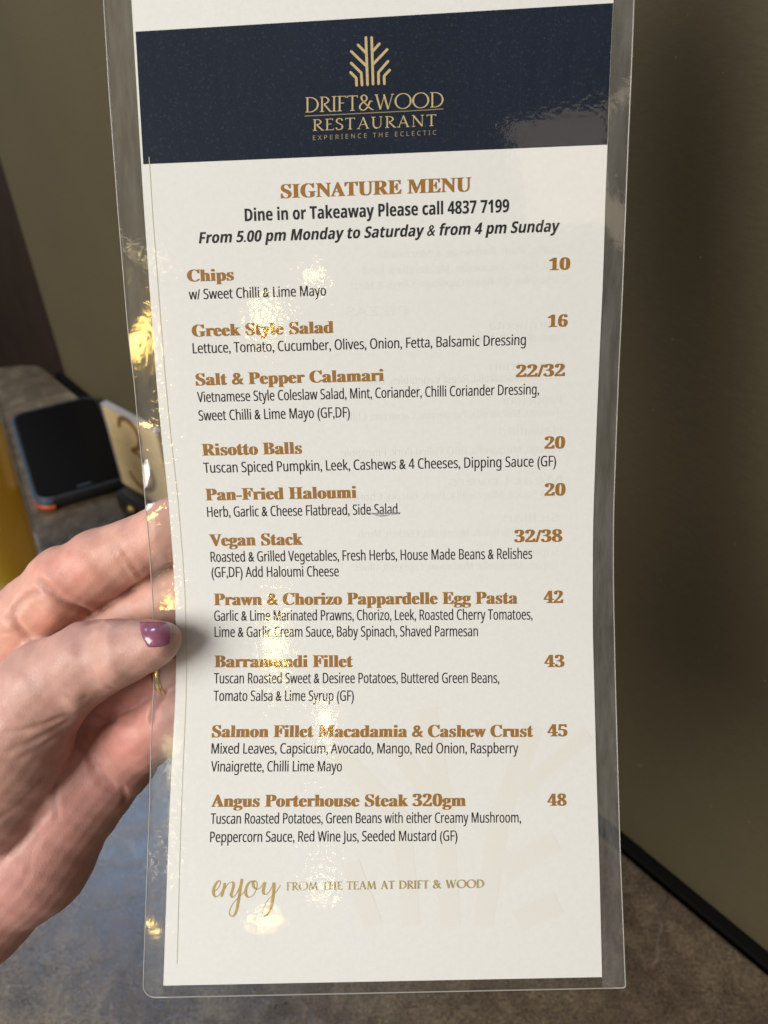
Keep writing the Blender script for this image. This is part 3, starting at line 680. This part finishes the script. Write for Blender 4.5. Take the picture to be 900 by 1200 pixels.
def film(name, off, mat):
    parts = []
    for (a, b, nt2, mm) in ((tlf, lambda s: 0.0, 17, FILM_EDGE_ZONE), (lambda s: 0.0, lambda s: 1.0, 26, mat), (lambda s: 1.0, trf, 6, FILM_EDGE_ZONE)):
        parts.append((a, b, nt2, mm))
    me_v = []; me_f = []; me_m = []
    for pi, (a, b, nt2, mm) in enumerate(parts):
        base = len(me_v)
        for s in sF:
            t = np.linspace(a(s), b(s), nt2); ssv = np.full(nt2, s)
            me_v += list(S(ssv, t, off+bend(ssv, t)))
        for i in range(len(sF)-1):
            for k in range(nt2-1):
                q0 = base+i*nt2+k; me_f.append((q0, q0+nt2, q0+nt2+1, q0+1)); me_m.append(1 if pi != 1 else 0)
    o = mesh_obj(name, me_v, me_f, mat, None, True); o.data.materials.append(FILM_EDGE_ZONE)
    o.data.polygons.foreach_set('material_index', me_m)
    bm = bmesh.new(); bm.from_mesh(o.data); bmesh.ops.remove_doubles(bm, verts=bm.verts[:], dist=1e-7); bm.to_mesh(o.data); bm.free()
    o.data.polygons.foreach_set('use_smooth', [True]*len(o.data.polygons)); keep(o, menu); return o
film('laminate_film', .00026, FILM)
film('laminate_film', -.00040, FILM)
# rim: thin tube round the cut edge
def tube(name, path, r, mat, closed=False, seg=6):
    c = bpy.data.curves.new(name, 'CURVE'); c.dimensions = '3D'; sp = c.splines.new('POLY'); sp.points.add(len(path)-1)
    for i, p in enumerate(path): sp.points[i].co = (*map(float, p), 1)
    sp.use_cyclic_u = closed; c.bevel_depth = r; c.bevel_resolution = 2; c.use_fill_caps = True
    o = bpy.data.objects.new(name, c); COL.objects.link(o); bpy.context.view_layer.update()
    me = bpy.data.meshes.new_from_object(o.evaluated_get(bpy.context.evaluated_depsgraph_get())); me.name = name
    bpy.data.objects.remove(o); me.materials.clear(); me.materials.append(mat); me.polygons.foreach_set('use_smooth', [True]*len(me.polygons))
    return link(bpy.data.objects.new(name, me))
edge = [S(s, tlf(s), -.00007+float(bend(np.array(s), np.array(tlf(s))))) for s in sF]
edge += [S(S_FB, t, -.00007) for t in np.linspace(tlf(S_FB-.02), trf(S_FB-.02), 40)]
edge += [S(s, trf(s), -.00007+float(bend(np.array(s), np.array(trf(s))))) for s in sF[::-1]]
keep(tube('laminate_rim', edge, .00016, RIM), menu)

# ------------------------------------------------------------------ the hand (one continuous body from a smooth distance field)
def c3(px, py, d):            # mm in the camera frame -> numbers the field works in
    d = d; return np.array([(px-450)*d/F, (600-py)*d/F, -d])
def cap(a, b): return (c3(*a[:3]), c3(*b[:3]), a[3], b[3])
def chain(*pts): return [cap(pts[i], pts[i+1]) for i in range(len(pts)-1)]
HAND = {
 'I': (chain((38, 722, 209, 10.6), (78, 686, 206, 9.7), (118, 661, 204, 9.0), (152, 647, 202.5, 8.2), (200, 622, 200.3, 7.75), (250, 594, 199.6, 7.2), (305, 566, 198.7, 6.3)), 1.2),
 'M': (chain((70, 770, 214, 10.0), (125, 738, 212.6, 9.0), (195, 702, 208.6, 8.2), (262, 672, 204.5, 7.7), (340, 645, 199.6, 6.4)), 1.2),
 'R': (chain((118, 812, 216, 9.5), (160, 796, 211.5, 8.8), (205, 782, 206.5, 8.2), (275, 752, 203.2, 7.6), (340, 735, 200.2, 6.4)), 1.2),
 'K': (chain((142, 885, 213, 9.4), (172, 862, 207.5, 8.0), (204, 838, 202.6, 7.2), (262, 812, 200.6, 6.6), (312, 800, 199.4, 5.7)), 1.2),
 'P': (chain((44, 738, 216, 10.5), (-60, 860, 221, 14), (-170, 1010, 226, 18)) +
       chain((84, 790, 219, 10.5), (-30, 890, 222, 14), (-160, 1050, 227, 18)) +
       chain((120, 840, 220, 10.5), (10, 940, 223, 14), (-150, 1080, 228, 18)) +
       chain((140, 890, 216, 9.5), (97, 912, 217, 13.8), (36, 1004, 217, 15), (-40, 1062, 219, 17), (-170, 1170, 226, 22)) +
       chain((-170, 1060, 226, 23), (-420, 1330, 262, 27), (-640, 1560, 300, 33)), 5.0),
 'T': (chain((-150, 985, 222, 20), (-60, 925, 208, 18.0), (10, 866, 201.5, 15.5), (52, 808, 197.5, 12.0), (104, 775, 193.5, 9.6), (142, 764, 189.8, 7.6), (176, 755.5, 187.0, 5.7), (193, 749, 186.2, 3.9)) +
       chain((-100, 1000, 217, 18.0), (-14, 935, 207.5, 15.0), (20, 880, 203, 13.5)) +
       [ (c3(148, 763, 186.4), c3(186, 753, 183.6), 6.7, 4.2) ], 5.0),
}
def cone(Pt, a, b, ra, rb):
    ba = b-a; L2 = ba@ba; h = np.clip(((Pt-a)@ba)/L2, 0, 1)
    d = np.linalg.norm(Pt-a-h[:, None]*ba, axis=1); return d-(ra+(rb-ra)*h)
def smin(a, b, k):
    h = np.clip(.5+.5*(b-a)/k, 0, 1); return b+(a-b)*h-k*h*(1-h)
def group_d(Pt, g):
    prims, k = HAND[g]; d = None
    for q in prims:
        e = cone(Pt, *q); d = e if d is None else smin(d, e, 2.5 if g != 'P' else 6.0)
    return d
def sdf(Pt, with_label=False):
    G = {g: group_d(Pt, g) for g in HAND}
    P_ = G['P']; out = None
    for g, kk in (('I', 6.0), ('M', 5.0), ('R', 4.5), ('K', 5.0)):
        f = smin(G[g], P_, kk); out = f if out is None else smin(out, f, 1.1)
    r = smin(out, G['T'], 2.2)
    if with_label:
        names = list(HAND); arr = np.stack([G[n] for n in names]); return r, np.array(names)[arr.argmin(0)]
    return r
def surface(lo, hi, h):
    nx, ny, nz = [int(round((hi[i]-lo[i])/h))+1 for i in range(3)]
    xs = lo[0]+h*np.arange(nx); ys = lo[1]+h*np.arange(ny); zs = lo[2]+h*np.arange(nz)
    # coarse pass decides where the fine one is needed
    G = np.full((nx, ny, nz), 9.0, np.float32); B = 8
    cxs = [xs[i:i+B].mean() for i in range(0, nx, B)]; cys = [ys[i:i+B].mean() for i in range(0, ny, B)]; czs = [zs[i:i+B].mean() for i in range(0, nz, B)]
    cc = np.array(np.meshgrid(cxs, cys, czs, indexing='ij')).reshape(3, -1).T
    cd = sdf(cc).reshape(len(cxs), len(cys), len(czs)); rad = h*B*.95+2.0
    jobs = np.argwhere(np.abs(cd) < rad)
    inside = np.argwhere(cd <= -rad)
    for i, j, k in inside: G[i*B:(i+1)*B, j*B:(j+1)*B, k*B:(k+1)*B] = -9
    for s in range(0, len(jobs), 400):
        pts = []; sl = []
        for i, j, k in jobs[s:s+400]:
            a = np.array(np.meshgrid(xs[i*B:(i+1)*B], ys[j*B:(j+1)*B], zs[k*B:(k+1)*B], indexing='ij'))
            sl.append((i, j, k, a.shape[1:])); pts.append(a.reshape(3, -1).T)
        d = sdf(np.concatenate(pts)); q = 0
        for i, j, k, shp in sl:
            m_ = shp[0]*shp[1]*shp[2]; G[i*B:i*B+shp[0], j*B:j*B+shp[1], k*B:k*B+shp[2]] = d[q:q+m_].reshape(shp); q += m_
    ins = G < 0
    cnt = np.zeros((nx-1, ny-1, nz-1), np.int32); acc = np.zeros((nx-1, ny-1, nz-1, 3), np.float32)
    ofs = [(0, 0, 0), (1, 0, 0), (0, 1, 0), (1, 1, 0), (0, 0, 1), (1, 0, 1), (0, 1, 1), (1, 1, 1)]
    sub = lambda A, o: A[o[0]:nx-1+o[0], o[1]:ny-1+o[1], o[2]:nz-1+o[2]]
    for a in ofs:
        for ax in range(3):
            if a[ax]: continue
            b = list(a); b[ax] = 1; ga, gb = sub(G, a), sub(G, b); cr = (ga < 0) != (gb < 0)
            t = np.where(cr, ga/np.where(cr, ga-gb, 1), 0)
            cnt += cr
            for x in range(3): acc[..., x] += np.where(cr, a[x]+(t if x == ax else 0), 0)
    act = cnt > 0; idx = np.full(act.shape, -1, np.int64); idx[act] = np.arange(act.sum())
    cells = np.argwhere(act); V = (cells+acc[act]/cnt[act][:, None])*h+np.array(lo)
    Fc = []
    for ax in range(3):
        u, w = [(1, 2), (2, 0), (0, 1)][ax]
        sa = [slice(None)]*3; sb = [slice(None)]*3; sa[ax] = slice(0, -1); sb[ax] = slice(1, None)
        ia, ib = ins[tuple(sa)], ins[tuple(sb)]
        e = np.argwhere(ia != ib); ok = (e[:, u] > 0) & (e[:, w] > 0)
        lim = [nx-1, ny-1, nz-1]; ok &= (e[:, u] < lim[u]) & (e[:, w] < lim[w]); e = e[ok]
        q = []
        for du, dw in ((0, 0), (1, 0), (1, 1), (0, 1)):
            c_ = e.copy(); c_[:, u] -= du; c_[:, w] -= dw; q.append(idx[c_[:, 0], c_[:, 1], c_[:, 2]])
        q = np.stack(q, 1); fl_ = ins[e[:, 0], e[:, 1], e[:, 2]]; q[~fl_] = q[~fl_][:, ::-1]; Fc.append(q)
    Fc = np.concatenate(Fc); Fc = Fc[(Fc >= 0).all(1)]
    return V, Fc
V, Fc = surface((-205, -190, -275), (-20, 14, -168), .72)
def grad(Pt, e=.25):
    return np.stack([sdf(Pt+np.eye(3)[i]*e)-sdf(Pt-np.eye(3)[i]*e) for i in range(3)], 1)/(2*e)
for _ in range(2):
    g = grad(V); d = sdf(V); V = V-g*(d/np.maximum((g*g).sum(1), .2))[:, None]
Nn = grad(V); Nn /= np.linalg.norm(Nn, axis=1)[:, None]+1e-9
dist, lab = sdf(V, True)
px = 450+F*V[:, 0]/(-V[:, 2]); py = 600-F*V[:, 1]/(-V[:, 2]); dep = -V[:, 2]
view = -V/np.linalg.norm(V, axis=1)[:, None]; facing = (Nn*view).sum(1)
def seg_dist(poly):
    """distance to a sighted crease line and the position along it"""
    best = np.full(len(px), 1e9); par = np.zeros(len(px)); n_ = len(poly)-1
    for i in range(n_):
        a = np.array(poly[i], float); b = np.array(poly[i+1], float); ba = b-a
        h = np.clip(((px-a[0])*ba[0]+(py-a[1])*ba[1])/(ba@ba), 0, 1)
        d = np.hypot(px-a[0]-h*ba[0], py-a[1]-h*ba[1]); mm = d < best; best[mm] = d[mm]; par[mm] = (i+h[mm])/n_
    return best, par
disp = np.zeros(len(px)); CREASES = []
def crease(poly, depth, width, labs, fade=.18):
    poly = catmull(poly, 5); d, t = seg_dist(poly); k = np.isin(lab, list(labs)) & (facing > .05)
    env = np.clip(t/fade, 0, 1)*np.clip((1-t)/fade, 0, 1) if fade else 1
    prof = np.exp(-(d/width)**2)-.12*np.exp(-((d-width*2.0)/(width*1.3))**2)
    disp[k] -= (depth*.78*prof*env)[k]; CREASES.append((d, width, k, env, depth))
def bulge(x, y, r, h, labs):
    k = np.isin(lab, list(labs)) & (facing > 0); disp[k] += (h*np.exp(-((px-x)**2+(py-y)**2)/r**2))[k]
# index finger joints
crease([(129, 640), (138, 655), (147, 670), (156, 684)], .55, 2.2, 'I')
crease([(137, 636), (147, 652), (157, 666), (168, 679)], .60, 2.4, 'I')
crease([(144, 641), (152, 655), (160, 664)], .30, 1.6, 'I')
crease([(42, 678), (58, 690), (76, 705), (94, 713), (112, 722)], 1.3, 3.2, 'IPM', .12)
crease([(40, 750), (24, 738), (17, 722), (22, 707), (38, 696), (58, 692)], 1.0, 3.2, 'IPT')
crease([(0, 722), (16, 730), (30, 742), (44, 752)], .8, 3.0, 'IPT')
crease([(-20, 748), (0, 742), (16, 741), (34, 752)], .5, 2.6, 'PTI')
bulge(60, 722, 16, 1.1, 'IPM'); bulge(60, 665, 34, .8, 'I')
# thumb
crease([(101, 734), (108, 730), (119, 733), (128, 740)], .35, 2.2, 'T')
crease([(104, 742), (114, 737), (126, 741)], .30, 1.8, 'T')
crease([(138, 806), (128, 800), (120, 790)], .35, 2.4, 'T')
bulge(118, 734, 13, .8, 'T'); bulge(125, 797, 18, .9, 'T'); bulge(88, 822, 13, 1.4, 'T'); bulge(62, 770, 26, .6, 'T')
crease([(103, 812), (96, 818), (86, 816), (76, 812)], .6, 2.4, 'T')
crease([(88, 834), (74, 840), (55, 848), (30, 855), (0, 858)], .7, 2.8, 'TP')
crease([(88, 838), (72, 850), (48, 864), (20, 876), (-8, 882)], .55, 2.6, 'TP')
crease([(84, 852), (60, 868), (36, 882), (8, 894)], .35, 2.2, 'TP')
crease([(68, 915), (64, 932), (66, 948), (68, 962)], .8, 2.6, 'TP')
crease([(64, 944), (46, 962), (24, 988), (-4, 1012)], .8, 3.0, 'TP')
crease([(60, 900), (40, 925), (14, 950), (-14, 968)], .35, 2.6, 'TP')
crease([(48, 972), (38, 1000), (30, 1030), (14, 1050)], .22, 3.0, 'TP')
crease([(212, 803), (198, 809), (187, 819), (180, 834), (178, 852)], 2.4, 2.4, 'RKP', .1)
crease([(106, 723), (140, 700), (175, 677), (206, 657)], 1.0, 2.2, 'IM', .06)
# palm
crease([(84, 842), (86, 862), (100, 882), (112, 898), (128, 916), (142, 930)], 1.1, 2.8, 'PK')
crease([(140, 918), (146, 930), (145, 944)], .8, 2.4, 'PK', .2)
crease([(96, 826), (110, 838), (132, 846), (160, 846)], .5, 3.0, 'PRK')
crease([(150, 882), (160, 884), (172, 882)], .25, 1.6, 'PKR')
crease([(140, 872), (156, 870), (168, 874)], .20, 1.6, 'PKR')
bulge(150, 860, 26, 1.0, 'PKR'); bulge(120, 905, 24, 1.0, 'P'); bulge(60, 1000, 46, .8, 'P')
# low-frequency unevenness so no surface is a perfect tube
disp += .16*np.sin(V[:, 0]*.55+V[:, 1]*.31)*np.sin(V[:, 1]*.47-V[:, 2]*.38+1)+.09*np.sin(V[:, 0]*1.3+2)*np.sin(V[:, 1]*1.1+V[:, 2]*.9)
a_, b_3 = np.concatenate([Fc[:, 0], Fc[:, 1], Fc[:, 2], Fc[:, 3]]), np.concatenate([Fc[:, 1], Fc[:, 2], Fc[:, 3], Fc[:, 0]])
dg_ = np.bincount(a_, minlength=len(px))+np.bincount(b_3, minlength=len(px))
for _ in range(2): disp = .5*disp+.5*(np.bincount(a_, disp[b_3], len(px))+np.bincount(b_3, disp[a_], len(px)))/dg_
V2 = V+Nn*disp[:, None]
W = CAM+RT*(V2[:, 0:1]/1000)+UP*(V2[:, 1:2]/1000)+FW*(-V2[:, 2:3]/1000)
# skin tint: pinker pads and knuckles, shade painted into the folds
base = np.tile(np.array([.66, .40, .325]), (len(px), 1))
def tint(x, y, rx, ry, col, amt):
    w = (amt*np.exp(-((px-x)/rx)**2-((py-y)/ry)**2))[:, None]; base[:] = base*(1-w)+np.array(col)*w
base[np.isin(lab, ['P', 'K', 'R'])] = (.63, .35, .31)
base[lab == 'T'] = (.60, .38, .32)
base[lab == 'I'] = (.70, .41, .325)
# soften the change between labelled regions by averaging over neighbours
adj_a = np.concatenate([Fc[:, 0], Fc[:, 1], Fc[:, 2], Fc[:, 3]]); adj_b = np.concatenate([Fc[:, 1], Fc[:, 2], Fc[:, 3], Fc[:, 0]])
deg = np.bincount(adj_a, minlength=len(px))+np.bincount(adj_b, minlength=len(px))
def relax(A, n_):
    for _ in range(n_):
        B_2 = np.zeros_like(A)
        for c_ in range(A.shape[1]):
            B_2[:, c_] = np.bincount(adj_a, A[adj_b, c_], len(px))+np.bincount(adj_b, A[adj_a, c_], len(px))
        A = .4*A+.6*B_2/deg[:, None]
    return A
base = relax(base, 14)*np.array([.86, .80, .78])
tint(85, 670, 40, 26, (.66, .30, .23), .7); tint(150, 872, 34, 34, (.56, .24, .19), .75); tint(100, 950, 60, 50, (.52, .27, .23), .5)
tint(55, 725, 22, 16, (.62, .27, .20), .6); tint(130, 660, 18, 30, (.58, .36, .26), .3); tint(190, 775, 16, 14, (.62, .33, .27), .5)
for d, w_, k, env, dp in CREASES:  # darkens the skin colour along each crease as painted shade
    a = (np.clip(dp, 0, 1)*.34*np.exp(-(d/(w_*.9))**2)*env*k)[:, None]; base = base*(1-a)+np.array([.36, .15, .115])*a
person = empty('person', W[:, :].mean(0)); tag(person, 'left hand and forearm of a person gripping the menu, mauve thumbnail and gold ring', 'person')
hand = mesh_obj('hand', W, Fc, SKIN, None, True)
att = hand.data.color_attributes.new('tint', 'FLOAT_COLOR', 'POINT')
att.data.foreach_set('color', np.concatenate([base, np.ones((len(px), 1))], 1).astype(np.float32).ravel())
keep(hand, person)
def to_world(p): p = np.asarray(p, float); return CAM+RT*(p[..., 0:1]/1000)+UP*(p[..., 1:2]/1000)+FW*(-p[..., 2:3]/1000)
# thumbnail: marched onto the thumb's own surface, then given thickness
def on_surface(x, y, d0, lift=0.0):
    """first hit of the sight line with the hand, lifted along the surface normal"""
    n_ = len(x); dcur = np.full(n_, float(d0))
    dirv = np.stack([(x-450)/F, (600-y)/F, -np.ones(n_)], 1)
    ln = np.linalg.norm(dirv, axis=1)
    for _ in range(60): dcur = dcur+np.clip(sdf(dirv*dcur[:, None]), -2, 3)*.8/ln
    p = dirv*dcur[:, None]; g = grad(p); g /= np.linalg.norm(g, axis=1)[:, None]; return p+g*np.reshape(lift, (-1, 1)), g
nu, nv = 22, 16
U, Vv = np.meshgrid(np.linspace(0, 1, nu), np.linspace(0, 1, nv), indexing='ij')
# outline of the visible nail: cuticle curve on the left, free edge by the tip
top = lambda u: 729.6-1.6*np.sin(u*math.pi)+.8*u
bot = lambda u: 759.5-4.5*u**2-1.5*(1-u)
xx = 164.5+36.5*U+9.0*(Vv)*(1-U)*1.0+(-2.0*Vv)*(U); yy = top(U)*(1-Vv)+bot(U)*Vv
xx = xx-3.0*np.sin(Vv*math.pi)*(1-U)+2.2*np.sin(Vv*math.pi)*U
lift = .10+.45*np.sin(np.clip(Vv, .0, 1)*math.pi*.9+.15)**.5*np.clip(np.minimum(U, 1-U)*7+.25, 0, 1)
p, g = on_surface(xx.ravel(), np.maximum(yy.ravel(), 728.5), 176, lift.ravel())
wv = to_world(p); wb = to_world(p-g*.5); n0 = len(wv)
fs = []
for i in range(nu-1):
    for j in range(nv-1):
        a = i*nv+j; fs.append((a, a+1, a+nv+1, a+nv)); fs.append((n0+a, n0+a+nv, n0+a+nv+1, n0+a+1))
rimi = [i*nv for i in range(nu)]+[(nu-1)*nv+j for j in range(1, nv)]+[i*nv+nv-1 for i in range(nu-2, -1, -1)]+[j for j in range(nv-2, 0, -1)]
for a, b in zip(rimi, rimi[1:]+rimi[:1]): fs.append((a, b, n0+b, n0+a))
nail = mesh_obj('thumbnail', np.vstack([wv, wb]), fs, NAIL, None, True); nail['label'] = 'mauve painted thumbnail'
keep(nail, person)
# ring round the ring finger
rc = c3(213, 781, 206.0); ax = c3(205, 782, 206.5)-c3(160, 796, 211.5); ax /= np.linalg.norm(ax)
ax = ax+np.array([0.10, -.28, .25]); ax /= np.linalg.norm(ax)
e1_ = np.cross(ax, [0, 0, 1]); e1_ /= np.linalg.norm(e1_); e2_ = np.cross(ax, e1_)
vs = []; fs = []; NA, NB = 96, 12
for i in range(NA):
    a = 2*math.pi*i/NA; rd = e1_*math.cos(a)+e2_*math.sin(a)
    for j in range(NB):
        b = 2*math.pi*j/NB; vs.append(rc+rd*(9.15+.70*math.cos(b))+ax*(1.45*math.sin(b)))
for i in range(NA):
    for j in range(NB): fs.append((i*NB+j, ((i+1) % NA)*NB+j, ((i+1) % NA)*NB+(j+1) % NB, i*NB+(j+1) % NB))
rg_ = mesh_obj('ring', to_world(np.array(vs)), fs, GOLD, None, True); rg_['label'] = 'thin polished gold ring'; keep(rg_, person)
